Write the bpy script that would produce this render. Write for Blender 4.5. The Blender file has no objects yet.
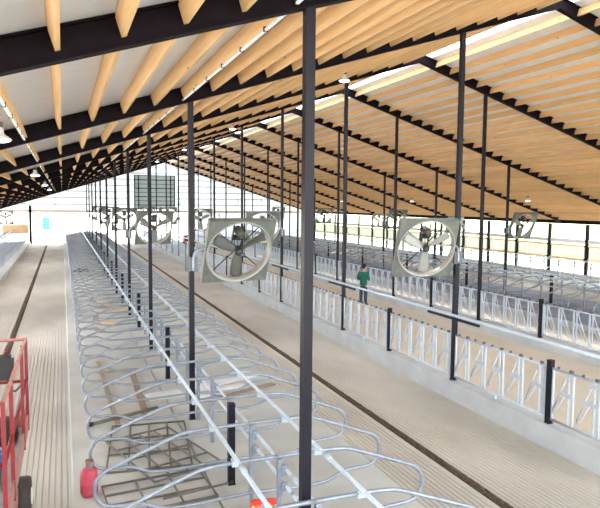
import bpy, bmesh, math, random
from mathutils import Vector, Matrix
random.seed(7)
PI = math.pi
S = bpy.context.scene
C = S.collection

# ------------------------------------------------------------------ layout (metres)
BAY = 6.1; Y1 = 5.83
RX = 11.18; RZ = 9.237; SL = 0.3142          # ridge line and rafter underside
XA, XB = 2.33, 8.50
XC_, XD = 2*RX-XB, 2*RX-XA
XWL, XWR = -6.99, 29.35
YN, YF = -6.37, 72.93                        # open near end, far end wall
CAMZ = 4.512
ANG = math.atan(SL)
def FY(k): return Y1 + (k-1)*BAY
def roofz(x): return RZ - SL*abs(x-RX)
def mir(x): return 2*RX - x

# ------------------------------------------------------------------ camera
yaw, pit, rol = (math.radians(v) for v in (21.12, 4.592, 0.485))
F_ = Vector((math.sin(yaw)*math.cos(pit), math.cos(yaw)*math.cos(pit), -math.sin(pit)))
R_ = Vector((math.cos(yaw), -math.sin(yaw), 0))
U_ = R_.cross(F_)
R2 = R_*math.cos(rol) + U_*math.sin(rol); U2 = U_*math.cos(rol) - R_*math.sin(rol)
cam = bpy.data.objects.new('camera', bpy.data.cameras.new('camera')); C.objects.link(cam)
M = Matrix((R2, U2, -F_)).transposed().to_4x4(); M.translation = (0, 0, CAMZ)
cam.matrix_world = M
cam.data.sensor_width = 36; cam.data.lens = 614.44*36/600
cam.data.clip_start = .05; cam.data.clip_end = 600
S.camera = cam
def proj(P):
    d = Vector(P) - Vector((0, 0, CAMZ)); dep = d.dot(F_)
    if dep < .3: return None
    return (300 + 614.44*d.dot(R2)/dep, 254 - 614.44*d.dot(U2)/dep, dep)

# ------------------------------------------------------------------ materials
def mat(name, col, rough=.6, metal=0, var=0, scale=4, stretch=(1,1,1), col2=None, bump=0, spec=.5):
    m = bpy.data.materials.new(name); m.use_nodes = True
    nt = m.node_tree; b = nt.nodes['Principled BSDF']
    b.inputs['Base Color'].default_value = (*col, 1); b.inputs['Roughness'].default_value = rough
    b.inputs['Metallic'].default_value = metal; b.inputs['Specular IOR Level'].default_value = spec
    if var or col2 or bump:
        tc = nt.nodes.new('ShaderNodeTexCoord'); mp = nt.nodes.new('ShaderNodeMapping'); mp.inputs['Scale'].default_value = stretch
        nz = nt.nodes.new('ShaderNodeTexNoise'); nz.inputs['Scale'].default_value = scale; nz.inputs['Detail'].default_value = 5
        nt.links.new(tc.outputs['Object'], mp.inputs[0]); nt.links.new(mp.outputs[0], nz.inputs['Vector'])
        cr = nt.nodes.new('ShaderNodeValToRGB'); cr.color_ramp.elements[0].position = .33; cr.color_ramp.elements[1].position = .67
        c2 = col2 or tuple(max(0, c*(1-var)) for c in col)
        cr.color_ramp.elements[0].color = (*c2, 1); cr.color_ramp.elements[1].color = (*col, 1)
        nt.links.new(nz.outputs['Fac'], cr.inputs[0]); nt.links.new(cr.outputs[0], b.inputs['Base Color'])
        if bump:
            bp = nt.nodes.new('ShaderNodeBump'); bp.inputs['Strength'].default_value = bump; bp.inputs['Distance'].default_value = .02
            nt.links.new(nz.outputs['Fac'], bp.inputs['Height']); nt.links.new(bp.outputs[0], b.inputs['Normal'])
    return m
def wood(name, c1, c2, knot, grain=(14, .7, 14)):
    m = mat(name, c1, .55, 0, .1, 1.6, grain, c2)
    nt = m.node_tree; b = nt.nodes['Principled BSDF']; cr = [n for n in nt.nodes if n.type == 'VALTORGB'][0]
    mp = [n for n in nt.nodes if n.type == 'MAPPING'][0]; tc = [n for n in nt.nodes if n.type == 'TEX_COORD'][0]
    vo = nt.nodes.new('ShaderNodeTexVoronoi'); vo.inputs['Scale'].default_value = 2.2
    mp2 = nt.nodes.new('ShaderNodeMapping'); mp2.inputs['Scale'].default_value = (1.6, .55, 1.6)
    oi = nt.nodes.new('ShaderNodeObjectInfo'); sc = nt.nodes.new('ShaderNodeVectorMath'); sc.operation = 'ADD'
    mul = nt.nodes.new('ShaderNodeMath'); mul.operation = 'MULTIPLY'; mul.inputs[1].default_value = 37.
    nt.links.new(oi.outputs['Random'], mul.inputs[0]); nt.links.new(tc.outputs['Object'], sc.inputs[0]); nt.links.new(mul.outputs[0], sc.inputs[1])
    nt.links.new(sc.outputs[0], mp.inputs[0]); nt.links.new(sc.outputs[0], mp2.inputs[0]); nt.links.new(mp2.outputs[0], vo.inputs['Vector'])
    lt = nt.nodes.new('ShaderNodeMath'); lt.operation = 'LESS_THAN'; lt.inputs[1].default_value = .055
    nt.links.new(vo.outputs['Distance'], lt.inputs[0])
    mx = nt.nodes.new('ShaderNodeMixRGB'); mx.inputs[2].default_value = (*knot, 1)
    nt.links.new(lt.outputs[0], mx.inputs[0]); nt.links.new(cr.outputs[0], mx.inputs[1])
    hs = nt.nodes.new('ShaderNodeHueSaturation'); mr = nt.nodes.new('ShaderNodeMapRange')
    mr.inputs['To Min'].default_value = .88; mr.inputs['To Max'].default_value = 1.12
    nt.links.new(oi.outputs['Random'], mr.inputs[0]); nt.links.new(mr.outputs[0], hs.inputs['Value'])
    nt.links.new(mx.outputs[0], hs.inputs['Color']); nt.links.new(hs.outputs[0], b.inputs['Base Color'])
    return m
def translucent(name, col, trans=.3, tl=.55):
    m = bpy.data.materials.new(name); m.use_nodes = True; nt = m.node_tree; nt.nodes.clear()
    o = nt.nodes.new('ShaderNodeOutputMaterial'); d = nt.nodes.new('ShaderNodeBsdfDiffuse'); t = nt.nodes.new('ShaderNodeBsdfTranslucent')
    x = nt.nodes.new('ShaderNodeBsdfTransparent'); a = nt.nodes.new('ShaderNodeMixShader'); b = nt.nodes.new('ShaderNodeMixShader')
    for n in (d, t): n.inputs['Color'].default_value = (*col, 1)
    a.inputs[0].default_value = tl; b.inputs[0].default_value = trans
    nt.links.new(d.outputs[0], a.inputs[1]); nt.links.new(t.outputs[0], a.inputs[2])
    nt.links.new(a.outputs[0], b.inputs[1]); nt.links.new(x.outputs[0], b.inputs[2]); nt.links.new(b.outputs[0], o.inputs[0])
    return m
def glow(name, col, e):
    m = mat(name, col, .4); b = m.node_tree.nodes['Principled BSDF']
    b.inputs['Emission Color'].default_value = (*col, 1); b.inputs['Emission Strength'].default_value = e
    return m

PINE = wood('pine', (.86, .58, .30), (.78, .47, .21), (.30, .14, .05))
PLY = mat('plywood', (.72, .48, .28), .7, 0, .2, 2)
STEEL = mat('dark_steel', (.009, .005, .008), .6, 0, .3, 6, spec=.08)
COLM = mat('column_steel', (.012, .011, .020), .40, .0, .25, 5, spec=.22)
GALV = mat('galvanised', (.33, .38, .46), .32, .45, .22, 14)
GALVB = mat('galvanised_bright', (.60, .70, .82), .30, .25, .12, 10)
OLDGALV = mat('weathered_galvanised', (.20, .19, .17), .5, .3, .3, 9)
LINER = mat('roof_liner', (.74, .76, .78), .35, 0, .07, .8, (.4, 6, .4))
CONC = mat('concrete', (.55, .57, .565), .85, 0, .16, 1.3, bump=.15)
CONCG = mat('grooved_concrete', (.61, .585, .55), .85, 0, .22, .7, (1, .45, 1), bump=.1)
CURB = mat('curb_concrete', (.60, .64, .68), .8, 0, .14, 1.7)
FEED = mat('feed_alley_concrete', (.66, .58, .49), .85, 0, .1, .8)
DIRT = mat('dirt', (.115, .08, .05), .95, 0, .5, 22, bump=.8)
GROUND = mat('yard_gravel', (.62, .60, .52), .95, 0, .15, .3)
GRASSM = mat('field_grass', (.45, .50, .27), .95, 0, .25, .4)
FANM = mat('fan_galvanised', (.21, .235, .215), .45, .3, .2, 7)
RIMM = mat('fan_rim', (.48, .48, .45), .4, .3, .1, 6)
BLADE = mat('fan_blade', (.50, .52, .51), .45, .2, .1, 6)
MOTOR = mat('motor_grey', (.10, .10, .10), .5, .2, .2, 12)
BLACK = mat('black', (.02, .02, .022), .5)
BOXG = mat('box_grey', (.13, .14, .16), .45, .3, .15, 8)
WHITE = mat('white', (.85, .86, .88), .5, 0, .05, 4)
GREYW = mat('grey_white', (.72, .73, .74), .5, 0, .06, 4)
LENS = glow('lamp_lens', (.95, .97, 1.), 3.0)
TRANSL = translucent('translucent_panel', (.74, .77, .80), .03, .5)
RIDGE = translucent('ridge_plastic', (.80, .88, .95), .35, .6)
CURTAIN = translucent('curtain', (.66, .68, .62), .04, .5)
GLASSG = translucent('grey_window', (.40, .44, .44), .03, .42)
RED = mat('red_paint', (.24, .010, .015), .4, 0, .15, 8)
PINKRED = mat('sunlit_red_paint', (.55, .25, .22), .5, 0, .25, 10)  # lift's red, with the sunlight on its rails painted in as pink
CYL = mat('cylinder_red', (.60, .07, .12), .45, 0, .25, 9)
SALMON = mat('salmon_plastic', (.80, .30, .20), .4)
ORANGE = mat('red_plastic', (.72, .06, .03), .35)
RUBBER = mat('rubber', (.07, .065, .06), .8, 0, .3, 9, bump=.3)
BLUE = mat('blue_plastic', (.02, .16, .42), .45)
JACK = mat('green_jacket', (.015, .17, .13), .85, 0, .25, 12)
JEAN = mat('jeans', (.045, .08, .15), .85, 0, .3, 14)
SKIN = mat('skin', (.58, .36, .26), .55)
DARKC = mat('dark_cap', (.03, .02, .025), .8)
LUMB = wood('weathered_lumber', (.36, .29, .22), (.27, .21, .16), (.12, .08, .05))
SHEET = mat('white_sheet', (.74, .76, .80), .45, 0, .08, 3, bump=.2)

# ------------------------------------------------------------------ builders
class MB:
    def __init__(s): s.b = bmesh.new(); s.smooth = False
    def box(s, c, d, rot=None):
        vs = []
        for x in (-.5, .5):
            for y in (-.5, .5):
                for z in (-.5, .5):
                    v = Vector((x*d[0], y*d[1], z*d[2]))
                    if rot: v = rot @ v
                    vs.append(s.b.verts.new(v + Vector(c)))
        for f in ((0,1,3,2), (4,6,7,5), (0,4,5,1), (2,3,7,6), (0,2,6,4), (1,5,7,3)):
            s.b.faces.new([vs[i] for i in f])
        return s
    def tube(s, pts, r, n=8, closed=False):
        pts = [Vector(p) for p in pts]; N = len(pts); rings = []
        up = None
        for i, p in enumerate(pts):
            a = pts[(i-1) % N] if (closed or i > 0) else p
            c = pts[(i+1) % N] if (closed or i < N-1) else p
            t = (c-a).normalized()
            if up is None:
                up = Vector((0, 0, 1)) if abs(t.z) < .9 else Vector((0, 1, 0))
            side = t.cross(up)
            if side.length < 1e-4: side = t.cross(Vector((1, 0, 0)))
            side.normalize(); up = side.cross(t).normalized()
            rr = r[i] if isinstance(r, (list, tuple)) else r
            rings.append([s.b.verts.new(p + side*math.cos(2*PI*k/n)*rr + up*math.sin(2*PI*k/n)*rr) for k in range(n)])
        for i in range(N if closed else N-1):
            A, B = rings[i], rings[(i+1) % N]
            for k in range(n):
                f = s.b.faces.new((A[k], A[(k+1) % n], B[(k+1) % n], B[k])); f.smooth = n > 5
        if not closed:
            s.b.faces.new(rings[0][::-1]); s.b.faces.new(rings[-1])
        return s
    def bar(s, a, b, w, h=None):
        a, b = Vector(a), Vector(b); d = b-a
        q = d.to_track_quat('Y', 'Z').to_matrix()
        return s.box((a+b)/2, (w, d.length, h or w), q)
    def lathe(s, prof, n=20, c=(0,0,0), rot=None):
        rings = []
        for r, z in prof:
            ring = []
            for k in range(n):
                v = Vector((r*math.cos(2*PI*k/n), r*math.sin(2*PI*k/n), z))
                if rot: v = rot @ v
                ring.append(s.b.verts.new(v+Vector(c)))
            rings.append(ring)
        for A, B in zip(rings, rings[1:]):
            for k in range(n):
                f = s.b.faces.new((A[k], A[(k+1) % n], B[(k+1) % n], B[k])); f.smooth = True
        s.b.faces.new(rings[0][::-1]); s.b.faces.new(rings[-1])
        return s
    def prism(s, poly, fn):
        """poly: 2D outline; fn(p, t) -> 3D for t = 0, 1"""
        A = [s.b.verts.new(fn(p, 0)) for p in poly]; B = [s.b.verts.new(fn(p, 1)) for p in poly]
        n = len(poly)
        for i in range(n): s.b.faces.new((A[i], A[(i+1) % n], B[(i+1) % n], B[i]))
        s.b.faces.new(A[::-1]); s.b.faces.new(B)
        return s
    def strip(s, prof, y0, y1):
        A = [s.b.verts.new((x, y0, z)) for x, z in prof]; B = [s.b.verts.new((x, y1, z)) for x, z in prof]
        for i in range(len(prof)-1): s.b.faces.new((A[i], A[i+1], B[i+1], B[i]))
        return s
    def build(s, name, m, parent=None, loc=None):
        bmesh.ops.recalc_face_normals(s.b, faces=s.b.faces)
        me = bpy.data.meshes.new(name); s.b.to_mesh(me); s.b.free(); me.materials.append(m)
        o = bpy.data.objects.new(name, me); C.objects.link(o)
        if parent: o.parent = parent
        if loc: o.location = loc
        return o
def tag(o, label, cat, group=None, kind=None):
    o['label'] = label; o['category'] = cat
    if group: o['group'] = group
    if kind: o['kind'] = kind
    return o
def struct(o): o['kind'] = 'structure'; return o
def empty(name, loc, rz=0):
    e = bpy.data.objects.new(name, None); C.objects.link(e); e.location = loc; e.rotation_euler = (0, 0, rz); e.empty_display_size = .2
    return e
KIDS = {}
def copy_tree(o, parent=None):
    c = o.copy(); C.objects.link(c)
    if parent: c.parent = parent
    for ch in list(o.children): copy_tree(ch, c)
    return c
def spline(pts, n=5):
    pts = [Vector(p) for p in pts]; out = []
    P = [2*pts[0]-pts[1]] + pts + [2*pts[-1]-pts[-2]]
    for i in range(1, len(P)-2):
        for k in range(n):
            t = k/n
            out.append(.5*((2*P[i]) + (-P[i-1]+P[i+1])*t + (2*P[i-1]-5*P[i]+4*P[i+1]-P[i+2])*t*t + (-P[i-1]+3*P[i]-3*P[i+1]+P[i+2])*t**3))
    return out + [pts[-1]]
ORD = ['zeroth', 'first', 'second', 'third', 'fourth', 'fifth', 'sixth', 'seventh', 'eighth', 'ninth', 'tenth', 'eleventh', 'twelfth', 'thirteenth',
       'fourteenth', 'fifteenth', 'sixteenth', 'seventeenth', 'eighteenth', 'nineteenth', 'twentieth']
TENS = {20: 'twenty', 30: 'thirty', 40: 'forty', 50: 'fifty', 60: 'sixty'}
def ordn(n):
    if n <= 20: return ORD[n]
    t = n//10*10
    return TENS[t]+'-'+ORD[n % 10] if n % 10 else TENS[t][:-1]+'ieth'

# ------------------------------------------------------------------ floors
def grooved(x0, x1, z, gut=None, gw=.2, pitch=.092, gd=.02, gwid=.022):
    prof = [(x0, z-.02)]; x = x0+.06
    prof.append((x0, z))
    while x < x1-.06:
        if gut and abs(x-gut) < gw/2+pitch*.6:
            prof += [(gut-gw/2, z), (gut-gw/2+.01, z-.07), (gut+gw/2-.01, z-.07), (gut+gw/2, z)]
            x = gut+gw/2+pitch*.7; gut0 = gut; gut = None; continue
        prof += [(x-gwid/2, z), (x-gwid/2+.003, z-gd), (x+gwid/2-.003, z-gd), (x+gwid/2, z)]
        x += pitch
    prof += [(x1, z), (x1, z-.02)]
    return prof
LA, RA = (-3.3, .05), (4.75, 8.36)
GL, GR = -1.65, 6.15
floorprofs = []
m = MB()
for (x0, x1), g in ((LA, GL), (RA, GR), ((mir(RA[1]), mir(RA[0])), mir(GR)), ((mir(LA[1]), mir(LA[0])), mir(GL))):
    m.strip(grooved(x0, x1, 0, g), YN, YF)
o = struct(m.build('floor', CONCG))
# dirt lying in the scraper grooves: an uncountable crumbly strip
def dirt(xc, w, y0, y1, n, name, label):
    m = MB(); rnd = random.Random(int(xc*10)); k = 9; prev = None
    for i in range(n+1):
        t = i/n; y = y0+(y1-y0)*t*t
        ring = []
        for j in range(k):
            u = j/(k-1)*2-1
            ring.append(m.b.verts.new((xc+u*w/2*(1+.22*rnd.random()), y+rnd.uniform(-.02, .02), -.06+(.072+.03*rnd.random())*(1-u*u)+(.0 if abs(u) < 1 else -.01))))
        if prev:
            for j in range(k-1): m.b.faces.new((prev[j], prev[j+1], ring[j+1], ring[j]))
        prev = ring
    o = m.build(name, DIRT); tag(o, label, 'dirt', kind='stuff')
dirt(GR, .25, 3.5, 70, 420, 'dirt', 'dark brown dirt filling the scraper groove in the right hand alley floor')
dirt(GL, .17, 5, 70, 260, 'dirt', 'dark dirt in the narrow scraper groove of the left alley floor')
# platforms and feed alley
PZ = .23
def platform(x0, x1, jx=None):
    m = MB(); z = PZ
    prof = [(x0, -.02), (x0, z-.02), (x0+.02, z)]
    if jx:
        for j in jx: prof += [(j-.014, z), (j-.012, z-.03), (j+.012, z-.03), (j+.014, z)]
    prof += [(x1-.02, z), (x1, z-.02), (x1, -.02)]
    y = YN
    joints = [YN] + [FY(k)-.4 for k in range(0, 13)] + [YF]
    for a, b in zip(joints, joints[1:]): m.strip(prof, a+.008, b-.008)
    m.strip([(x0+.02, z-.03), (x1-.02, z-.03)], YN, YF)
    return m
for nm, x0, x1, jx in (('floor_stall_platform', .05, 4.75, (2.03,)), ('floor_far_stall_platform', mir(4.75), mir(.05), (mir(2.03),)),
                       ('floor_left_wall_platform', XWL, -3.3, None), ('floor_right_wall_platform', mir(-3.3), XWR, None)):
    struct(platform(x0, x1, jx).build(nm, CONC))
m = MB(); m.strip([(8.60, -.02), (8.60, .10), (mir(8.60), .10), (mir(8.60), -.02)], YN, YF); struct(m.build('floor_feed_alley', FEED))
CZ = .43
def curb(x0, x1, name):
    m = MB(); ys = [YN] + [FY(k)+1.2 for k in range(0, 12)] + [YF]
    for a, b in zip(ys, ys[1:]):
        m.prism([(x0, -.03), (x1, -.03), (x1, CZ-.012), (x1-.012, CZ), (x0+.012, CZ), (x0, CZ-.012)], lambda p, t, a=a, b=b: (p[0], a+.004 if t == 0 else b-.004, p[1]))
    return m.build(name, CURB)
cb = curb(8.36, 8.62, 'curb_wall'); struct(cb); cb2 = curb(mir(8.62), mir(8.36), 'curb_wall_opposite'); struct(cb2)
# outside ground
m = MB(); m.strip([(-90, -.06), (150, -.06)], -90, 260); struct(m.build('ground', GROUND))
m = MB(); m.strip([(36, -.03), (150, .6)], -40, 200); tag(m.build('grass', GRASSM), 'pale green field beyond the open right side wall', 'grass', kind='stuff')

# ------------------------------------------------------------------ roof
RD = .31
def roof_pt(x, off): return roofz(x)+off
m = MB()
EO = .9
def slab(x0, x1, o0, o1, name, mt):
    m = MB()
    sg = 1
    m.prism([(x0, roofz(x0)+o0), (x1, roofz(x1)+o0), (x1, roofz(x1)+o1), (x0, roofz(x0)+o1)], lambda p, t: (p[0], YN if t == 0 else YF+.3, p[1]))
    return m.build(name, mt)
SK = .40
struct(slab(XWL-EO, RX-SK, RD, RD+.12, 'ceiling', LINER)); struct(slab(RX+SK, XWR+EO, RD, RD+.12, 'ceiling_right_slope', LINER))
# corrugated translucent ridge panels
m = MB()
for sgn in (-1, 1):
    n = 330; pr = None
    for i in range(n*2+1):
        y = YN+(YF-YN)*i/(2*n); zz = .03*(i % 2)
        a = m.b.verts.new((RX+sgn*(SK+.05), y, roofz(RX+SK)+RD+.13+zz)); b = m.b.verts.new((RX, y, RZ+RD+.16+zz))
        if pr: m.b.faces.new((pr[0], pr[1], b, a))
        pr = (a, b)
struct(m.build('window_ridge_skylight', RIDGE))

# rafters: steel I sections, one per slope and frame
def rafter(side, y, name='roof_rafter'):
    m = MB(); x0 = XWL-.1 if side < 0 else XWR+.1; x1 = RX
    H, W, tw, tf = RD-.005, .15, .02, .02
    def sec(z0, z1, w):
        m.prism([(y-w/2, z0), (y+w/2, z0), (y+w/2, z1), (y-w/2, z1)], lambda p, t: (x0 if t == 0 else x1, p[0], (roofz(x0) if t == 0 else RZ)+p[1]))
    sec(0, tf, W); sec(tf, H-tf, tw); sec(H-tf, H, W)
    return m.build(name, STEEL)
for k in range(0, 13):
    for side in (-1, 1):
        o = rafter(side, FY(k))
        wh = 'left' if side < 0 else 'right'
        tag(o, ('dark steel roof rafter on the %s slope, just behind the camera' % wh) if k == 0 else
            'dark steel roof rafter crossing the %s slope, %s from the camera' % (wh, ordn(k) if k > 1 else 'nearest'), 'rafter', 'steel rafters of the %s roof slope' % wh)
# purlins
PT, PB, PTOP = .045, .095, RD-.008
pur = []
PXS = [-.04+.5565*k for k in range(-12, 20)]
def pbox(m, x, side, y0, y1, local=False):
    z0, z1 = roofz(x)+PB, roofz(x)+PTOP
    h = (PTOP-PB); cx, cz = x, roofz(x)+(PB+PTOP)/2
    rot = Matrix.Rotation(side*ANG, 3, 'Y')
    m.box((0, 0, 0) if local else (cx, (y0+y1)/2, cz), (PT, y1-y0, h*math.cos(ANG)), rot)
    return (cx, (y0+y1)/2, cz)
def est(x, y0, y1):
    a = 0
    for i in range(7):
        q = proj((x, y0+(y1-y0)*(i+.5)/7, roofz(x)+.2))
        if q and -20 < q[0] < 620 and -20 < q[1] < 528: a += 1/q[2]**1.4
    return a
for side in (-1, 1):
    for i, px in enumerate(PXS):
        x = px if side < 0 else mir(px)
        for k in range(0, 12):
            y0, y1 = FY(k)+.012, FY(k+1)-.012
            pur.append((est(x, y0, y1), side, len(PXS)-i, x, k, y0, y1))
pur.sort(key=lambda t: -t[0])
proto = {}
rest = MB()
for n, (e, side, i, x, k, y0, y1) in enumerate(pur):
    if n < 300 and e > 0:
        if side not in proto:
            m = MB(); loc = pbox(m, x, -side*1.0*-1 if False else (-1 if side < 0 else 1), y0, y1, True); o = m.build('roof_purlin', PINE, None, loc); proto[side] = o
        else:
            o = proto[side].copy(); C.objects.link(o); o.location = (x, (y0+y1)/2, roofz(x)+(PB+PTOP)/2)
        wh = 'left' if side < 0 else 'right'
        tag(o, 'pine purlin, %s below the ridge on %s slope, %s' % (ordn(i), wh, 'before the nearest rafter' if k == 0 else '%s bay past nearest rafter' % ordn(k)),
            'purlin', 'pine purlins of the %s roof slope' % wh)
    else:
        pbox(rest, x, (-1 if side < 0 else 1), y0, y1)
tag(rest.build('roof_purlins_distant', PINE), 'remaining pine roof purlins, small in the distance down the barn', 'purlins', kind='stuff')

# ------------------------------------------------------------------ columns
CW = .10
def column(x, y, z0, z1, label, group):
    m = MB(); m.box((0, 0, (z1-z0)/2), (CW, CW, z1-z0))
    e = empty('support_column', (x, y, z0)); tag(e, label, 'column', group)
    m.build('shaft', COLM, e)
    MB().box((0, 0, .008), (.13, .13, .016)).build('base_plate', COLM, e)
    mm = MB()
    for sx in (-1, 1):
        for sy in (-1, 1): mm.lathe([(.006, .016), (.006, .035)], 6, (sx*.058, sy*.058, 0))
    mm.build('anchor_bolts', GALV, e)
    return e
ROWS = (('A', XA, PZ, 'in the row through the near stalls', 'columns through the near stall row'),
        ('B', XB, CZ, 'along the near feed fence', 'columns along the near feed fence'),
        ('C', XC_, CZ, 'along the far feed fence', 'columns along the far feed fence'),
        ('D', XD, PZ, 'in the row through the far stalls', 'columns through the far stall row'))
for nm, x, zb, tx, grp in ROWS:
    for k in range({'A': 1, 'B': 2, 'C': 3, 'D': 4}[nm], 12):
        n = k-{'A': 1, 'B': 2, 'C': 3, 'D': 4}[nm]+1
        lab = 'dark square steel column %s, %s' % (tx, 'nearest the camera' if n == 1 else ordn(n)+' from the camera')
        column(x, FY(k), zb, roofz(x), lab, grp)
sp = None
def stub(x, y, z0, z1, label, group):
    e = empty('short_post', (x, y, z0)); tag(e, label, 'post', group)
    MB().box((0, 0, (z1-z0)/2), (CW, CW, z1-z0)).build('shaft', COLM, e)
    MB().box((0, 0, .008), (.115, .115, .016)).build('base_plate', COLM, e)
    MB().box((0, 0, z1-z0+.004), (CW+.004, CW+.004, .008)).build('cap', COLM, e)
for nm, x, zb, tx, grp in ROWS:
    k0 = {'A': 1.5, 'B': 1.5, 'C': 2.5, 'D': 3.5}[nm]
    zt = 1.49 if nm in 'AD' else 1.64
    for i in range(11):
        k = k0+i
        if k > 11.6: break
        stub(x, FY(k), zb, zt, 'short black steel post %s, %s' % (tx.replace('row through', 'line of'), 'nearest the camera' if i == 0 else ordn(i+1)+' from the camera'), grp.replace('columns', 'short posts'))

# ------------------------------------------------------------------ stalls
LOOP = [(0, .40), (-.4, .385), (-.75, .37), (-1.15, .38), (-1.32, .43), (-1.5, .505), (-1.7, .52), (-1.88, .53), (-2.0, .58), (-2.07, .68), (-2.09, .80), (-2.05, .92), (-1.96, 1.01),
        (-1.82, 1.07), (-1.42, 1.225), (-1.1, 1.345), (-.93, 1.395), (-.7, 1.415), (-.35, 1.42), (0, 1.42)]
XS = 2.40
def make_divider(double=True, x=XS):
    e = empty('stall_divider', (0, 0, 0))
    for sg in ((1, -1) if double else (1,)):
        MB().tube(spline([(p[0]*sg, 0, p[1]) for p in LOOP], 3), .0265, 8).build('loop', GALV, e)
    MB().box((.035, .01, (1.38+PZ)/2), (.055, .055, 1.38-PZ)).build('post', GALV, e)
    for z in (1.25, 1.04):
        MB().box((.075, 0, z), (.05, .11, .11)).box((.105, -.04, z+.04), (.05, .03, .035)).build('bracket', GALV, e)
    for sx in ((-.53, .53) if double else (-.53,)):
        m = MB(); m.box((sx, 0, 1.425), (.09, .085, .085)); m.tube([(sx-.05, -.045, 1.44), (sx+.05, -.045, 1.44)], .012, 6); m.tube([(sx-.05, .045, 1.40), (sx+.05, .045, 1.40)], .012, 6)
        m.build('clamp', GALVB, e)
    return e
dd = make_divider(True); sd = make_divider(False)
STALL = 1.22; SY0 = 8.16
first = [True, True]
def place(kind, x, y, flip, label, group):
    src = dd if kind else sd
    if first[0 if kind else 1]: o = src; first[0 if kind else 1] = False
    else: o = copy_tree(src)
    o.location = (x, y, 0); o.rotation_euler = (0, 0, PI if flip else 0)
    tag(o, label, 'stall divider', group)
def row(kind, x, flip, ymin, tx, group, cyc=0):
    i = 0; n = 1
    ys = [SY0+STALL*j for j in range(-3, 55)]
    for y in ys:
        if y < ymin or y > 70.8: continue
        place(kind, x, y, flip, 'looped pipe stall divider in the %s, %s' % (tx, 'nearest the camera' if n == 1 else ordn(n)+' from the camera'), group); n += 1
row(1, XS, False, 4.4, 'near stall row', 'stall dividers of the near row')
row(1, mir(XS), True, 16.5, 'far double stall row', 'stall dividers of the far double row')
row(0, mir(-5.55), False, 26, 'right wall row', 'stall dividers along the right wall')
row(0, -5.55, True, 36, 'left wall row', 'stall dividers along the left wall')
# rails running the length of each row
def rail(x, z, y0, y1, label, r=.026, mt=None, name='neck_rail', cat='rail', grp=None):
    e = empty(name, (x, y0, z)); tag(e, label, cat, grp)
    MB().tube([(0, 0, 0), (0, y1-y0, 0)], r, 10).build('pipe', mt or GALVB, e)
    y = y0+3.0; i = 0
    while y < y1 and i < 10:
        MB().tube([(0, y-y0-.09, 0), (0, y-y0+.09, 0)], r+.009, 10).build('coupling', GALVB, e); y += 6.1; i += 1
for xx, f, y0, who in ((XS, 1, 3.6, 'near'), (mir(XS), -1, 16, 'far double')):
    sL, sR = ('left', 'right') if f > 0 else ('right', 'left')
    rail(xx-.53*f, 1.475, y0, 70.5, 'bright galvanised neck rail over the %s hand loops of the %s stall row' % (sL, who))
    rail(xx+.53*f, 1.475, y0, 70.5, 'bright galvanised neck rail over the %s hand loops of the %s stall row' % (sR, who))
    rail(xx+.115*f, 1.25, y0, 70.5, 'upper galvanised centre rail on the posts of the %s stall row' % who, .024, name='centre_rail')
    rail(xx+.115*f, 1.04, y0, 70.5, 'lower galvanised centre rail on the posts of the %s stall row' % who, .024, name='centre_rail')
rail(mir(-5.55)-.53, 1.475, 26, 70.5, 'galvanised neck rail of the stall row along the right side wall')
rail(-5.55+.53, 1.475, 36, 70.5, 'galvanised neck rail of the stall row along the left side wall')

# ------------------------------------------------------------------ feed fences with headlocks
UL = .61
def make_panel():
    e = empty('headlock_panel', (0, 0, 0))          # local: runs along +Y from 0 to 2.95, facing -X
    L = 2.93
    MB().tube([(0, .03, 1.50), (0, L, 1.50)], .024, 8).build('top_rail', GALVB, e)
    MB().tube([(0, .03, .53), (0, L, .53)], .028, 8).build('bottom_rail', GALVB, e)
    for y in (.05, L-.02): MB().bar((0, y, .53), (0, y, 1.5), .035).build('end_bar', GALVB, e)
    MB().box((-.03, L/2, .49), (.06, .1, .09)).build('rail_foot', GALVB, e)
    for u in range(5):
        y = .045+u*.58
        m = MB(); m.bar((0, y+.06, .53), (0, y+.06, 1.50), .036); m.bar((0, y+.17, .53), (0, y+.17, 1.50), .03)
        m.build('stanchion', GALVB, e)
        m = MB(); m.tube([(-.012, y+.20, 1.44), (-.012, y+.53, .70), (-.012, y+.50, .66), (-.012, y+.46, .69), (-.012, y+.23, 1.08)], .015, 6)
        m.box((-.015, y+.22, 1.09), (.025, .30, .075)); m.box((-.012, y+.19, 1.42), (.03, .07, .1))
        m.build('swing_bar', GALVB, e)
        MB().box((0, y+.115, 1.545), (.05, .06, .05)).build('latch', BOXG, e); MB().box((0, y+.42, 1.545), (.04, .035, .045)).build('pivot', BOXG, e)
    return e
pan = make_panel(); firstp = True
for nm, x, flip, k0, tx in (('near', 8.50, False, 1.5, 'near feed fence'), ('far', mir(8.50), True, 2.5, 'far feed fence')):
    k = k0-(.5 if not flip else .5); n = 1
    while k < 11.9:
        o = pan if firstp else copy_tree(pan); firstp = False
        ys = FY(k)+.06
        if flip: o.location = (x, ys+2.93, 0); o.rotation_euler = (0, 0, PI)
        else: o.location = (x, ys, 0)
        tag(o, 'galvanised headlock panel of the %s, %s' % (tx, 'nearest the camera' if n == 1 else ordn(n)+' from the camera'), 'feed fence panel', 'headlock panels of the %s' % tx)
        k += .5; n += 1
# long pipe on the near feed fence columns with dark brackets
e = empty('overhead_pipe', (8.42, 3, 1.98)); tag(e, 'long white pipe carried on the columns above the near feed fence', 'pipe')
MB().tube([(0, 0, 0), (0, 68, 0)], .032, 10).build('pipe', GALVB, e)
for k in range(2, 12):
    MB().box((.0, FY(k)-3, -.075), (.05, 2.0, .055)).build('dark_bracket', COLM, e)

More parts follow.
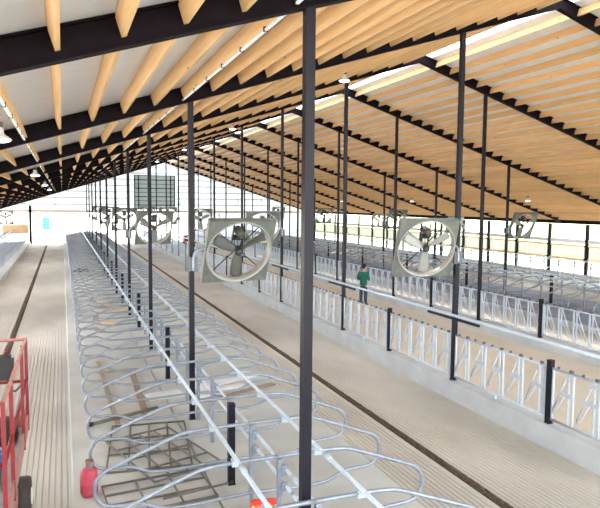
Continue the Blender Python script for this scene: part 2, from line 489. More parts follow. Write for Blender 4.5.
# ------------------------------------------------------------------ fans
def make_fan():
    """fan hangs at the origin (centre of the panel); local -Y faces the camera end of the barn"""
    e = empty('circulation_fan', (0, 0, 0)); h = .69; R = .672; n = 48
    m = MB()
    for y in (-.02, .0):
        o_ = []; i_ = []
        for k in range(n):
            a = 2*PI*k/n+PI/4; c, s = math.cos(a), math.sin(a); q = h/max(abs(c), abs(s))
            o_.append(m.b.verts.new((c*q, y, s*q))); i_.append(m.b.verts.new((c*R, y, s*R)))
        for k in range(n): m.b.faces.new((o_[k], o_[(k+1) % n], i_[(k+1) % n], i_[k]))
        if y < 0: O0, I0 = o_, i_
    for k in range(n): m.b.faces.new((O0[k], O0[(k+1) % n], o_[(k+1) % n], o_[k]))
    for sx in (-1, 1):
        m.box((sx*h, .05, 0), (.012, .12, 2*h))
        m.box((0, .05, sx*h), (2*h, .12, .012))
    m.build('panel', FANM, e)
    m = MB(); pr = None
    rows_ = [(R+.012, -.045), (R-.012, -.05), (R-.02, .0), (R-.02, .13), (R, .15), (R+.012, .13), (R+.012, -.045)]
    rings = [[m.b.verts.new((r*math.cos(2*PI*k/n), y, r*math.sin(2*PI*k/n))) for k in range(n)] for r, y in rows_]
    for A, B in zip(rings, rings[1:]):
        for k in range(n):
            f = m.b.faces.new((A[k], A[(k+1) % n], B[(k+1) % n], B[k])); f.smooth = True
    m.build('rim', RIMM, e)
    RX90 = Matrix.Rotation(PI/2, 3, 'X')
    MB().lathe([(.04, -.12), (.065, -.10), (.065, .06), (.03, .10)], 16, (0, .05, 0), RX90).build('hub', MOTOR, e)
    for b in range(3):
        a = -PI/2+b*2*PI/3+.05; m = MB(); prev = None
        rad = Vector((math.cos(a), 0, math.sin(a))); tan = Vector((-math.sin(a), 0, math.cos(a)))
        for i in range(9):
            t = i/8; r = .07+t*.53; w = .06+.075*math.sin(PI*min(1, t*1.0)*.62+.25)*(1 if t < .93 else .86); tw = -.6+.35*t
            ring = []
            for j in range(5):
                u = (j/4-.5)*2; cam_ = .022*(1-u*u)
                for sd_ in (0,):
                    p = rad*r + (tan*math.cos(tw)+Vector((0, 1, 0))*math.sin(tw))*(u*w*.9) + Vector((0, .05-cam_, 0))
                    ring.append(m.b.verts.new(p))
            if prev:
                for j in range(4):
                    f = m.b.faces.new((prev[j], prev[j+1], ring[j+1], ring[j])); f.smooth = True
            prev = ring
        bmesh.ops.solidify(m.b, geom=m.b.faces[:], thickness=.008)
        m.build('blade', BLADE, e)
    for a in (.25*PI, .75*PI, 1.25*PI, 1.75*PI):
        a2 = a+.08
        MB().tube([(.05*math.cos(a2), .14, .05*math.sin(a2)), ((R-.01)*math.cos(a2), .15, (R-.01)*math.sin(a2))], .011, 6).build('strut', BLACK, e)
    MB().lathe([(.03, -.15), (.085, -.13), (.09, .0), (.085, .13), (.03, .15)], 16, (-.01, .12, .38), RX90).build('motor', MOTOR, e)
    m = MB(); m.box((-.12, .16, .26), (.022, .03, .56)); m.box((.09, .16, .26), (.022, .03, .56)); m.box((-.01, .16, .20), (.24, .03, .03)); m.box((-.01, .13, .27), (.24, .16, .015))
    m.tube([(.03, -.02, .06), (-.05, -.02, .35)], .008, 6); m.tube([(-.04, -.02, .05), (-.09, -.02, .37)], .008, 6)
    m.build('motor_mount', BLACK, e)
    MB().lathe([(.075, -.01), (.085, 0), (.075, .01)], 18, (0, -.02, 0), RX90).build('pulley', BLACK, e)
    return e
fan0 = make_fan(); ff = True
def put_fan(x, y, z, colx, label, group, tilt=26, coly=None, rz=0):
    global ff
    o = fan0 if ff else copy_tree(fan0)
    if ff: ff = False
    else:
        for ch in list(o.children):
            if ch.name.split('.')[0] in ('arm', 'clamp_box'): bpy.data.objects.remove(ch)
    o.location = (x, y, z); o.rotation_euler = (math.radians(tilt), 0, rz)
    tag(o, label, 'fan', group)
    # arm and clamp box, given in world space then moved into the fan's space
    mw = Matrix.Translation((x, y, z)) @ Matrix.Rotation(rz, 4, 'Z') @ Matrix.Rotation(math.radians(tilt), 4, 'X')
    inv = mw.inverted(); s = 1 if x > colx else -1
    cy = y if coly is None else coly
    zb = z-.22
    path = [(colx+s*.02, cy-.085, zb-.13), (colx+s*.02, cy-.085, zb+.10), (colx+s*.06, cy-.085, zb+.24), (colx+s*.16, cy-.085, zb+.29), (x-s*.60, cy-.06, zb+.30)]
    m = MB(); m.tube([inv @ Vector(p) for p in spline(path, 4)], .028, 8); m.build('arm', GALV, o)
    m = MB(); rt = inv.to_3x3()
    for dx in (-.075, .075): m.box(inv @ Vector((colx+dx, cy-.065, zb)), (.075, .02, .30), rt)
    m.box(inv @ Vector((colx, cy-.065, zb)), (.09, .025, .26), rt); m.box(inv @ Vector((colx, cy+.06, zb)), (.22, .02, .28), rt)
    for dx in (-.09, .09):
        for dz in (-.12, .12): m.box(inv @ Vector((colx+dx, cy, zb+dz)), (.018, .17, .018), rt)
    m.build('clamp_box', BOXG, o)
def fans_row(x, dx, ks, tx, group, z=3.56, tilt=25, rz=0):
    for n, k in enumerate(ks):
        put_fan(x+dx, FY(k), z, x, 'square three-blade fan on a column %s, %s' % (tx, 'nearest the camera' if n == 0 else ordn(n+1)+' from the camera'), group, tilt, None, math.radians(rz))
fans_row(XA, .96, (2, 4, 6, 8, 10), 'in the near stall row', 'fans along the near stall row', 3.56, 25, 4.5)
fans_row(XB, -.83, (2, 4, 6, 8, 10), 'on the near feed fence', 'fans along the near feed fence', 3.545, 19, -10.7)
fans_row(XD, .95, (4, 6, 8, 10), 'in the far stall row', 'fans along the far stall row')

# ------------------------------------------------------------------ side walls
def side_wall(x, s, y0, nm):
    m = MB(); m.box((x+s*.08, (YN+YF)/2, .2), (.16, YF-YN, .46)); struct(m.build('wall_'+nm, CONC))
    m = MB()
    for z in (1.33, 2.15): m.box((x-s*.05, (YN+YF)/2, z), (.04, YF-YN, .10))
    struct(m.build('trim_%s_girts' % nm, PINE))
    struct(MB().box((x+s*.02, (YN+YF)/2, 2.42), (.14, YF-YN, .22)).build('trim_%s_rolled_curtain' % nm, GREYW))
    struct(MB().box((x+s*.02, (YN+YF)/2, 3.62), (.10, YF-YN, .30)).build('trim_%s_eave_beam' % nm, STEEL))
    m = MB(); y = YN
    while y < YF-1:
        if s > 0 or y > 60: m.box((x+s*.06, y+.76, 1.74), (.012, 1.50, .74))
        y += 1.525
    struct(m.build('window_%s_panels' % nm, CURTAIN))
side_wall(XWR, 1, 0, 'right'); side_wall(XWL, -1, 0, 'left')
n = 1; y = 28.14
while y < YF-1:
    e = empty('wall_post', (XWR-.02, y, .43)); tag(e, 'dark steel post in the open right side wall, %s' % ('nearest the camera' if n == 1 else ordn(n)+' from the camera'), 'post', 'posts of the right side wall')
    MB().box((0, 0, 1.51), (.05, .20, 3.02)).box((-.05, 0, 1.51), (.012, .22, 3.02)).box((.05, 0, 1.51), (.012, .22, 3.02)).build('shaft', COLM, e)
    for z in (.9, 1.72): MB().box((-.07, 0, z), (.05, .24, .12)).build('girt_bracket', STEEL, e)
    y += 3.05; n += 1
for k, y in ((6.5, 28.14+3.05*4), (8.5, 28.14+3.05*8)):
    put_fan(XWR-.18+.95, y, 3.2, XWR-.02, 'square framed circulation fan on a post of the right side wall, %s' % ('nearer one' if k < 7 else 'farther one'), 'fans on the right side wall', tilt=18) if False else \
    put_fan(XWR-1.05, y-.25, 3.05, XWR-.1, 'square framed circulation fan on a post of the right side wall, %s' % ('nearer one' if k < 7 else 'farther one'), 'fans on the right side wall', tilt=18, coly=y-.1)

# ------------------------------------------------------------------ far end wall
def wallpoly(pts, name, mt, y=YF, th=.03):
    m = MB(); m.prism(pts, lambda p, t: (p[0], y+th*t, p[1])); return struct(m.build(name, mt))
ro = RD-.02
WX0, WX1, WZ0, WZ1 = 7.75, 12.3, 3.78, 7.75
wallpoly([(XWL, 3.6), (WX0, 3.6), (WX0, roofz(WX0)+ro), (XWL, roofz(XWL)+ro)], 'wall_far', TRANSL)
wallpoly([(WX0, WZ1), (WX1, WZ1), (WX1, roofz(WX1)+ro), (RX, RZ+ro), (WX0, roofz(WX0)+ro)], 'wall_far_gable', TRANSL)
wallpoly([(WX1, 3.6), (XWR, 3.6), (XWR, roofz(XWR)+ro), (WX1, roofz(WX1)+ro)], 'wall_far_right', TRANSL)
wallpoly([(14.0, -.02), (17.6, -.02), (17.6, 3.45), (14.0, 3.45)], 'wall_far_panel', TRANSL)
wallpoly([(17.7, -.02), (XWR, -.02), (XWR, 3.45), (17.7, 3.45)], 'wall_far_curtain', TRANSL)
wallpoly([(.2, .0), (4.7, .0), (4.7, 1.1), (.2, 1.1)], 'wall_far_low', GREYW)
m = MB()
for i in range(8):
    z = 4.35+.72*i; 
    xa = max(XWL, RX-(RZ-z)/SL); xb = min(XWR, RX+(RZ-z)/SL)
    if xb-xa < 1: continue
    for a, b in ((xa, min(WX0, xb)), (max(WX1, xa), xb)) if WZ0 < z < WZ1 else ((xa, xb),): m.box(((a+b)/2, YF-.05, z), (b-a, .05, .12))
for x in (-3.9, -.7, 5.6, 14.2, 17, 20, 23, 26): m.box((x, YF-.05, (3.6+roofz(x))/2), (.09, .05, roofz(x)-3.6))
struct(m.build('trim_far_girts', GREYW))
struct(MB().box(((XWL+XWR)/2, YF-.03, 3.56), (XWR-XWL, .10, .22)).build('trim_far_beam', mat('beam_pine', (.74, .60, .42), .6, 0, .15, 3)))
m = MB()
for x in (4.75, 8.4, 13.85, 17.65): m.box((x, YF-.05, 1.7), (.14, .14, 3.46))
struct(m.build('trim_door_jambs', GREYW))
struct(MB().box((-3.28, YF-.1, 2.08), (.26, .2, 4.2)).build('trim_left_jamb', STEEL))
struct(MB().box((-4.75, YF-.05, 1.62), (2.6, .05, .95)).build('wall_far_plywood', PLY))
struct(MB().box((-5.2, YF-.05, 3.0), (3.4, .06, .12)).box((-5.2, YF-.05, 2.2), (3.4, .06, .08)).build('trim_left_rail', PINE))
# big greyish upper window with rails
win = struct(MB().box(((WX0+WX1)/2, YF+.02, (WZ0+WZ1)/2), (WX1-WX0, .02, WZ1-WZ0)).build('window_1', GLASSG))
m = MB()
for i in range(9): m.box(((WX0+WX1)/2, YF-.05, WZ0+.06+(WZ1-WZ0-.12)*i/8), (WX1-WX0, .06, .09 if i % 2 else .05))
for x in (WX0, WX0+.45, WX1-.45, WX1): m.box((x, YF-.06, (WZ0+WZ1)/2), (.11, .08, WZ1-WZ0))
o = struct(m.build('window_frame', STEEL, win))

# ------------------------------------------------------------------ lamps and conduits
def make_lamp():
    e = empty('barn_lamp', (0, 0, 0))
    MB().lathe([(.02, .16), (.07, .15), (.075, .05), (.10, .02), (.20, -.05), (.205, -.07), (.19, -.07), (.03, -.02)], 24).build('reflector', GREYW, e)
    MB().lathe([(.005, -.045), (.12, -.05), (.18, -.068), (.17, -.085), (.10, -.11), (.005, -.118)], 20).build('lens', LENS, e)
    MB().box((0, 0, .20), (.12, .12, .10)).build('ballast', MOTOR, e)
    MB().tube([(0, 0, .25), (0, 0, .36)], .012, 6).tube([(.02*math.cos(t), 0, .37+.02*math.sin(t)) for t in [i*PI/6 for i in range(12)]], .005, 5, True).build('hook', GALV, e)
    return e
l0 = make_lamp(); fl = True
def lamp(x, y, label, drop=.12):
    global fl
    o = l0 if fl else copy_tree(l0); fl = False
    o.scale = (.8, .8, .8); o.location = (x, y, roofz(x)+PB-drop); tag(o, label, 'lamp', 'round barn lamps under the roof')
    ld = bpy.data.lights.new('lamp_light', 'SPOT'); ld.energy = LAMPW; ld.spot_size = math.radians(165); ld.spot_blend = .6; ld.shadow_soft_size = .15; ld.color = (1, .97, .93)
    lo = bpy.data.objects.new('lamp_light', ld); C.objects.link(lo); lo.parent = o; lo.location = (0, 0, -.14)
LAMPW = 150
for i in range(4): lamp(-.81, 9.75+12.2*i, 'round barn lamp under the left slope above the left alley, %s' % ('nearest the camera' if i == 0 else ordn(i+1)+' from the camera'))
for i in range(3): lamp(24.9, 28.3+12.6*i, 'round barn lamp under the right slope near the side wall, %s' % ('nearest the camera' if i == 0 else ordn(i+1)+' from the camera'))
for i in range(4): lamp(7.47, 16.0+12.2*i, 'round barn lamp under the left slope above the feed fence, %s' % ('nearest the camera' if i == 0 else ordn(i+1)+' from the camera'))
def conduit(x, y0, y1, label, side=-1):
    e = empty('conduit', (x, y0, roofz(x)+PB-.025)); tag(e, label, 'conduit')
    MB().tube([(0, 0, 0), (0, y1-y0, 0)], .02, 8).build('pipe', WHITE, e)
    i = 0; y = .8
    while y < min(y1-y0, 26): MB().box((0, y, .005), (.05, .03, .055)).build('clip', BLACK, e); y += 1.0
conduit(PXS[11], 2, 60, 'white conduit clipped under the purlin of the left alley lamps')
conduit(PXS[16], 2, 40, 'white conduit clipped under the purlin left of the near columns')
e = empty('conduit', (PXS[16], 11.4, 0))
bpy.data.objects.remove(e)

# ------------------------------------------------------------------ things lying about
e = empty('gas_cylinder', (.28, 9.235, PZ)); tag(e, 'faded red gas cylinder standing beside the loop ends of the near stalls', 'gas cylinder')
MB().lathe([(.095, 0), (.10, .03), (.122, .05), (.126, .09), (.126, .19), (.129, .195), (.129, .21), (.126, .215), (.126, .31), (.115, .37), (.08, .415), (.035, .43), (.02, .44)], 28).build('body', CYL, e)
m = MB(); n = 20; pr = None
for i in range(15):
    a = -2.2+i*4.4/14; ring = [m.b.verts.new((r*math.cos(a), r*math.sin(a), z)) for r, z in ((.07, .40), (.075, .52), (.068, .52), (.063, .40))]
    if pr:
        for j in range(4): m.b.faces.new((pr[j], pr[(j+1) % 4], ring[(j+1) % 4], ring[j]))
    pr = ring
m.build('collar', mat('collar_grey', (.34, .22, .22), .5, .2, .2, 9), e)
MB().lathe([(.018, .43), (.018, .48), (.03, .485), (.03, .505), (.01, .51)], 12).box((.03, 0, .465), (.05, .025, .025)).build('valve', mat('brass', (.45, .33, .15), .4, .7), e)

e = empty('plastic_tub', (2.40, 7.44, PZ), -.2); tag(e, 'salmon plastic tub with a red carry handle on the near stall floor', 'tub')
m = MB(); prof = [(.13, 0), (.15, .01), (.165, .12), (.17, .24), (.15, .31), (.10, .345), (.02, .355)]
m.lathe(prof, 24)
for v in m.b.verts: v.co.x *= 1.15; 
m.build('body', SALMON, e)
m = MB(); m.prism([(-.19, .27), (.19, .27), (.19, .36), (.17, .395), (.12, .41), (-.12, .41), (-.17, .395), (-.19, .36)], lambda p, t: (p[0], -.03+.06*t, p[1]))
o = m.build('carry_handle', ORANGE, e)
bm = bmesh.new(); bm.free()
for sx in (-.15, .15): MB().lathe([(.014, 0), (.016, .01), (.005, .014)], 12, (sx, -.03, .335), Matrix.Rotation(PI/2, 3, 'X')).build('rivet', WHITE, e)

# metal gates piled on the stall floor
def gate(loc, rz, L, W, nx, ny, label):
    e = empty('metal_gate', loc, rz); tag(e, label, 'gate', None)
    r = .018
    MB().tube([(-W/2, -L/2, 0), (W/2, -L/2, 0), (W/2, L/2, 0), (-W/2, L/2, 0)], r, 8, True).build('frame', OLDGALV, e)
    for i in range(nx):
        x = -W/2+W*(i+1)/(nx+1); MB().tube([(x, -L/2, .004), (x, L/2, .004)], .015, 6).build('upright', OLDGALV, e)
    for i in range(ny):
        y = -L/2+L*(i+1)/(ny+1); MB().box((0, y, .0), (W, .035, .02)).build('crossbar', OLDGALV, e)
gate((1.35, 10.85, PZ+.019), -.12, 2.1, 1.35, 3, 2, 'weathered pipe gate lying lowest in the pile on the near stall floor')
gate((1.50, 10.35, PZ+.058), .30, 2.0, 1.2, 3, 3, 'weathered pipe gate lying skewed in the middle of the pile')
gate((1.25, 8.98, PZ+.019), .08, 1.0, 1.5, 2, 2, 'weathered pipe gate lying nearest the camera beside the red gas cylinder')
def pole(p0, p1, r, label, mt):
    a, b = Vector(p0), Vector(p1); e = empty('steel_pole', a); tag(e, label, 'pole')
    MB().tube([(0, 0, 0), b-a], r, 10).build('tube', mt, e); d = (b-a).normalized()
    MB().tube([-d*.05, d*.03], r*1.35, 10).build('end_cap', BLACK, e)
pole((.42, 12.05, PZ+.08), (1.75, 12.62, PZ+.08), .035, 'long grey pole with a black end lying behind the gate pile', OLDGALV)
pole((2.27, 8.72, PZ+.10), (1.25, 8.55, PZ+.10), .018, 'thin bent steel bar lying on the nearest gate', OLDGALV)
# lumber
def plank(c, size, rz, label, mt=LUMB):
    o = MB().box((0, 0, 0), size).build('timber_plank', mt, None, c); o.rotation_euler = (0, 0, rz); tag(o, label, 'plank')
plank((.86, 14.6, PZ+.022), (.10, 5.0, .042), 0.02, 'long grey timber plank lying along the stall floor, nearest the loop ends')
plank((1.52, 14.1, PZ+.022), (.14, 3.2, .042), -.02, 'wider grey timber plank lying along the stall floor beside the longer one')
plank((1.22, 15.85, PZ+.064), (1.0, .06, .04), 0.05, 'short timber batten lying across two long planks')
plank((3.75, 13.25, PZ+.02), (1.9, .16, .035), .42, 'thin brown timber plank lying in front of the white sheets')
rnd = random.Random(3)
desc = ['tan', 'brown', 'short pale', 'dark', 'narrow brown', 'wide tan', 'pale split']
for i in range(7):
    plank((.75+rnd.random()*1.2, 21.5+i*1.15, PZ+.02), (.16+.1*rnd.random(), .7+.5*rnd.random(), .038), rnd.uniform(-1.4, 1.4), '%s timber offcut on the near stall floor beyond the planks, %s from the camera' % (desc[i], ordn(i+1)), (PINE if i % 2 else LUMB))
def sheet(c, sx, sy, h, rz, label):
    m = MB(); n, k = 16, 8; r = random.Random(int(sx*100)); V = []
    for i in range(n+1):
        V.append([m.b.verts.new(((i/n-.5)*sx, (j/k-.5)*sy, h*math.sin(PI*min(1, max(0, j/k)))**.6*(.8+.3*r.random())*(math.sin(PI*(i+.4)/(n+.8))**.25)+.012)) for j in range(k+1)])
    for i in range(n):
        for j in range(k):
            f = m.b.faces.new((V[i][j], V[i+1][j], V[i+1][j+1], V[i][j+1])); f.smooth = True
    lo = [[m.b.verts.new((v.co.x, v.co.y, 0)) for v in row_] for row_ in V]
    for i in range(n):
        for j in range(k): m.b.faces.new((lo[i][j], lo[i][j+1], lo[i+1][j+1], lo[i+1][j]))
    for i in range(n):
        m.b.faces.new((V[i][0], lo[i][0], lo[i+1][0], V[i+1][0])); m.b.faces.new((V[i][k], V[i+1][k], lo[i+1][k], lo[i][k]))
    for j in range(k):
        m.b.faces.new((V[0][j], V[0][j+1], lo[0][j+1], lo[0][j])); m.b.faces.new((V[n][j], lo[n][j], lo[n][j+1], V[n][j+1]))
    o = m.build('foam_roll', SHEET, None, c); o.rotation_euler = (0, 0, rz); tag(o, label, 'roll')
sheet((3.55, 14.35, PZ), 1.75, .62, .075, .42, 'white plastic roll lying on the right half of the near stall floor, farther one')
sheet((3.30, 13.55, PZ), 1.30, .36, .075, .36, 'white plastic roll lying on the right half of the near stall floor, nearer one')
sheet((2.03, 13.62, PZ), .80, .5, .075, .15, 'white plastic roll lying left of the near columns between stall loops')
MATT = mat('stall_mattress', (.30, .33, .43), .7, 0, .2, 1.5)
for a, b, tx in ((17.75, 19.85, 'nearer half'), (20.2, 22.2, 'farther half')):
    tag(MB().box(((a+b)/2, 43, PZ+.03), (b-a, 55, .06)).build('stall_mattress', MATT), 'long blue-grey mattress strip under the far double stall row, '+tx, 'mattress')
put_fan(-5.2, 66.6, 3.0, -5.95, 'square fan by the plywood panel at the far left end of the barn', 'fans on the far end wall', 15) 
# coil of black hose far down the row
e = empty('hose_coil', (1.0, 40.46, PZ)); tag(e, 'coil of black hose lying far down the near stall floor', 'hose')
MB().tube([((.45-.012*i/8)*math.cos(i*PI/8), (.45-.012*i/8)*math.sin(i*PI/8), .02+.0022*i) for i in range(64)], .03, 6).build('coil', BLACK, e)

# ------------------------------------------------------------------ scissor lift in the left alley
ROT = -.0157
e = empty('scissor_lift', (-1.03, 7.9, 0), ROT); tag(e, 'red scissor lift with a railed platform at the left edge of the view', 'scissor lift')
hx, hy = .48, 1.5
MB().box((0, 0, .42), (.70, 2.5, .22)).box((0, 1.28, .42), (.5, .08, .3)).build('chassis', PINKRED, e)
for sx in (-1, 1):
    for sy in (-1, 1):
        w = MB().lathe([(.12, -.10), (.26, -.095), (.285, -.06), (.285, .06), (.26, .095), (.12, .10)], 24, (0, 0, 0), Matrix.Rotation(PI/2, 3, 'Y')).build('wheel', RUBBER, e, (sx*.40, sy*1.05+.45*(sy > 0), .285))
        MB().lathe([(.03, -.02), (.115, -.01), (.115, .01), (.03, .02)], 16, (sx*.10, 0, 0), Matrix.Rotation(PI/2, 3, 'Y')).build('wheel_hub', WHITE, w)
for j in range(3):
    z0 = .58+.2*j
    for sx in (-.25, .25): MB().bar((sx, -1.1, z0), (sx, 1.1, z0+.2), .05, .1).bar((sx*.8, -1.1, z0+.2), (sx*.8, 1.1, z0), .05, .1).build('scissor_arms', PINKRED, e)
MB().box((0, 0, 1.27), (2*hx, 2*hy, .10)).build('platform', mat('deck_grey', (.40, .42, .45), .6, .3, .2, 8), e)
MB().box((hx, 0, 1.40), (.02, 2*hy, .18)).box((-hx, 0, 1.40), (.02, 2*hy, .18)).box((0, hy, 1.40), (2*hx, .02, .18)).build('toe_board', PINKRED, e)
for z, nm in ((2.58, 'top_rail'), (1.98, 'mid_rail')):
    MB().tube([(hx, -hy, z), (hx, hy, z), (-hx, hy, z), (-hx, -hy, z)], .023, 8, True).build(nm, PINKRED if z > 2.3 else RED, e)
for sx in (-1, 1):
    for y in (hy, hy-.75, -.72+.0, -hy): MB().box((sx*hx, y, 1.93), (.04, .04, 1.34)).build('railing_post', RED, e)
MB().box((-.12, hy, 1.93), (.04, .04, 1.34)).build('railing_post', RED, e)
cbx = MB().box((.22, hy-.12, 2.20), (.22, .16, .28)).box((.22, hy-.14, 2.37), (.16, .12, .06)).build('control_box', BLACK, e)
MB().tube([(.24, hy-.15, 2.40), (.24, hy-.17, 2.50)], .018, 8).build('joystick', RED, cbx)
MB().tube(spline([(.24, hy-.1, 2.08), (.27, hy-.12, 1.95), (.34, hy-.2, 1.9), (.45, hy-.3, 2.05), (.46, hy-.45, 2.3), (.46, hy-.5, 2.6)], 4), .012, 6).build('control_cable', BLACK, e)
e2 = empty('tool_bucket', (-.85, 7.55, 1.32)); tag(e2, 'blue bucket standing on the deck of the red scissor lift', 'bucket')
MB().lathe([(.12, 0), (.13, .01), (.155, .32), (.165, .33), (.165, .35), (.15, .35), (.12, .06), (.01, .05)], 20).build('pail', BLUE, e2)
MB().tube([(.16*math.cos(t), 0, .33+.14*math.sin(t)) for t in [PI*i/10 for i in range(11)]], .006, 5).build('bail', GALV, e2)
e2 = empty('gear_bag', (-.80, 8.9, 1.32)); tag(e2, 'black gear bag on the deck of the scissor lift below the control box', 'bag')
m = MB(); m.lathe([(.10, 0), (.17, .02), (.18, .15), (.15, .26), (.05, .30)], 16)
for v in m.b.verts: v.co.y *= 1.7
m.build('body', BLACK, e2)
MB().tube([(0, .2*math.cos(t), .26+.16*math.sin(t)) for t in [PI*i/10 for i in range(11)]], .012, 6).build('strap', BLACK, e2)

# ------------------------------------------------------------------ things beyond and at the far end
e = empty('feed_cart', (12.9, 68.0, .10)); tag(e, 'small red feed cart standing far down the feed alley', 'cart')
MB().prism([(-.45, .25), (.45, .25), (.55, .95), (-.55, .95)], lambda p, t: (p[0], -.6+1.2*t, p[1])).build('hopper', RED, e)
MB().box((0, -.62, .68), (.5, .02, .25)).build('label_plate', WHITE, e)
for sx in (-1, 1):
    for sy in (-1, 1): MB().lathe([(.04, -.04), (.15, -.04), (.16, 0), (.15, .04), (.04, .04)], 14, (0, 0, 0), Matrix.Rotation(PI/2, 3, 'Y')).build('wheel', RUBBER, e, (sx*.4, sy*.4, .16))
e = empty('portable_toilet', (-2.6, 112, -.06)); tag(e, 'blue portable toilet standing outside the far left doorway', 'portable toilet')
MB().box((0, 0, 1.1), (1.15, 1.15, 2.1)).build('cabin', BLUE, e)
MB().prism([(-.62, 0), (.62, 0), (.5, .22), (-.5, .22)], lambda p, t: (p[0], -.62+1.24*t, p[1]+2.15)).build('roof', WHITE, e)
MB().box((0, -.59, 1.05), (.75, .03, 1.85)).build('door', mat('blue_door', (.03, .22, .50), .5), e)

# ------------------------------------------------------------------ person in the feed alley
def skin(name, verts, edges, rad, m, parent, root=0, sub=1):
    me = bpy.data.meshes.new(name); me.from_pydata(verts, edges, []); o = bpy.data.objects.new(name, me); C.objects.link(o)
    sm = o.modifiers.new('s', 'SKIN'); sm.use_smooth_shade = True
    for v, r in zip(me.skin_vertices[0].data, rad):
        v.radius = (r, r) if not isinstance(r, tuple) else r
    me.skin_vertices[0].data[root].use_root = True
    ss = o.modifiers.new('u', 'SUBSURF'); ss.levels = sub; ss.render_levels = sub
    bpy.context.view_layer.update()
    ev = o.evaluated_get(bpy.context.evaluated_depsgraph_get()); nm = bpy.data.meshes.new_from_object(ev)
    bpy.data.objects.remove(o); nm.name = name; nm.materials.clear(); nm.materials.append(m)
    n = bpy.data.objects.new(name, nm); C.objects.link(n); n.parent = parent
    return n
px, py = 12.45, 24.35
pe = empty('person', (px, py, .10), -.75); tag(pe, 'person in a green jacket, jeans and dark cap standing in the feed alley', 'person')
# local: faces +Y, x to the person's right
V = [(0, 0, .95), (0, .0, 1.12), (0, -.01, 1.30), (0, -.01, 1.44), (0, .0, 1.53), (0, .02, 1.62), (0, .025, 1.70)]
E = [(0, 1), (1, 2), (2, 3), (3, 4), (4, 5), (5, 6)]; Rr = [(.13, .10), (.125, .095), (.14, .10), (.10, .08), .052, (.078, .092), (.07, .082)]
for s in (-1, 1):
    b = len(V)
    V += [(s*.10, 0, .88), (s*.105, .02, .50), (s*.11, -.01, .09), (s*.115, .06, .05), (s*.12, .15, .035)]; Rr += [.085, .058, .042, .045, .034]
    E += [(0, b), (b, b+1), (b+1, b+2), (b+2, b+3), (b+3, b+4)]
    b = len(V)
    V += [(s*.175, -.01, 1.39), (s*.25, -.03, 1.14), (s*.17, .20, 1.08), (s*.13, .25, 1.09), (s*.105, .29, 1.10)]; Rr += [.05, .042, .034, .03, (.02, .036)]
    E += [(3, b), (b, b+1), (b+1, b+2), (b+2, b+3), (b+3, b+4)]
    h = b+4
    for j, (dz, ln) in enumerate(((.03, .062), (.01, .072), (-.01, .068), (-.03, .05))):
        b2 = len(V); V += [(s*(.095), .315, 1.10+dz), (s*.07, .30+ln*.6, 1.10+dz), (s*.045, .30+ln*.45, 1.10+dz)]; Rr += [.009, .0085, .008]; E += [(h, b2), (b2, b2+1), (b2+1, b2+2)]
    b2 = len(V); V += [(s*.085, .27, 1.135), (s*.06, .30, 1.15)]; Rr += [.010, .009]; E += [(b+3, b2), (b2, b2+1)]
skin('body', V, E, Rr, SKIN, pe)
m = MB(); m.lathe([(.004, -.02), (.016, -.012), (.012, .02), (.003, .03)], 8, (0, .118, 1.655)); m.build('nose', SKIN, pe)
for s in (-1, 1):
    MB().lathe([(.002, -.012), (.011, 0), (.002, .012)], 8, (s*.032, .105, 1.685)).build('eye', BLACK, pe)
    MB().lathe([(.003, -.03), (.018, -.012), (.020, .015), (.004, .03)], 8, (s*.082, .015, 1.665)).build('ear', SKIN, pe)
MB().box((0, .108, 1.612), (.045, .008, .010)).build('mouth', mat('lip', (.45, .2, .17), .5), pe)
jv = [(0, 0, .80), (0, 0, .97), (0, 0, 1.14), (0, -.01, 1.32), (0, -.005, 1.45)]; je = [(0, 1), (1, 2), (2, 3), (3, 4)]; jr = [(.20, .165), (.19, .155), (.18, .145), (.20, .15), (.10, .095)]
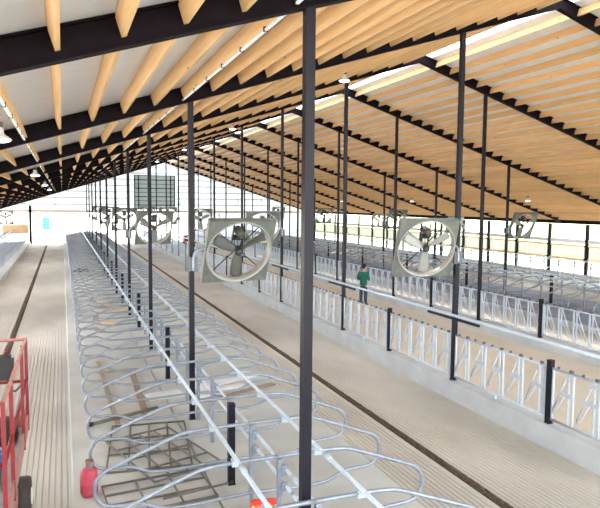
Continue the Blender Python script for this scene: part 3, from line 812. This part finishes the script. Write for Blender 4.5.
for s in (-1, 1):
    b = len(jv); jv += [(s*.185, -.01, 1.40), (s*.255, -.035, 1.14), (s*.215, .09, 1.11), (s*.165, .215, 1.085)]; jr += [.098, .076, .064, .054]
    je += [(3, b), (b, b+1), (b+1, b+2), (b+2, b+3)]
skin('jacket', jv, je, jr, JACK, pe)
tv = [(0, 0, .93), (0, 0, .86)]; te = [(0, 1)]; tr = [(.175, .145), (.17, .14)]
for s in (-1, 1):
    b = len(tv); tv += [(s*.10, .0, .78), (s*.107, .02, .50), (s*.11, -.005, .12), (s*.11, -.005, .06)]; tr += [.115, .088, .074, .072]
    te += [(1, b), (b, b+1), (b+1, b+2), (b+2, b+3)]
skin('jeans', tv, te, tr, JEAN, pe)
for s in (-1, 1): skin('boot', [(s*.113, -.04, .05), (s*.115, .06, .05), (s*.12, .16, .04)], [(0, 1), (1, 2)], [.052, .052, .042], BLACK, pe)
m = MB(); m.lathe([(.100, 1.69), (.112, 1.72), (.110, 1.77), (.08, 1.82), (.01, 1.835)], 18, (0, .02, 0)); m.box((0, .14, 1.715), (.14, .11, .012)); m.build('cap', DARKC, pe)
MB().lathe([(.05, 1.60), (.078, 1.63), (.086, 1.69), (.085, 1.71)], 16, (0, .005, 0)).build('hair', DARKC, pe)

# ------------------------------------------------------------------ light and colour
w = bpy.data.worlds.new('world'); S.world = w; w.use_nodes = True
bg = w.node_tree.nodes['Background']; bg.inputs[0].default_value = (.90, .95, 1., 1); bg.inputs[1].default_value = 3.0
sd = bpy.data.lights.new('sun', 'SUN'); sd.energy = 6; sd.angle = math.radians(4); sd.color = (1, .94, .85)
so = bpy.data.objects.new('sun', sd); C.objects.link(so)
so.rotation_euler = Vector((.52, .12, -1)).to_track_quat('-Z', 'Y').to_euler()
S.view_settings.view_transform = 'Standard'; S.view_settings.look = 'None'; S.view_settings.gamma = 1; S.view_settings.use_curve_mapping = False
S.view_settings.exposure = 1.22
S.cycles.use_denoising = True
S.cycles.max_bounces = 10; S.cycles.diffuse_bounces = 7; S.cycles.transparent_max_bounces = 12
S.cycles.sample_clamp_indirect = 8
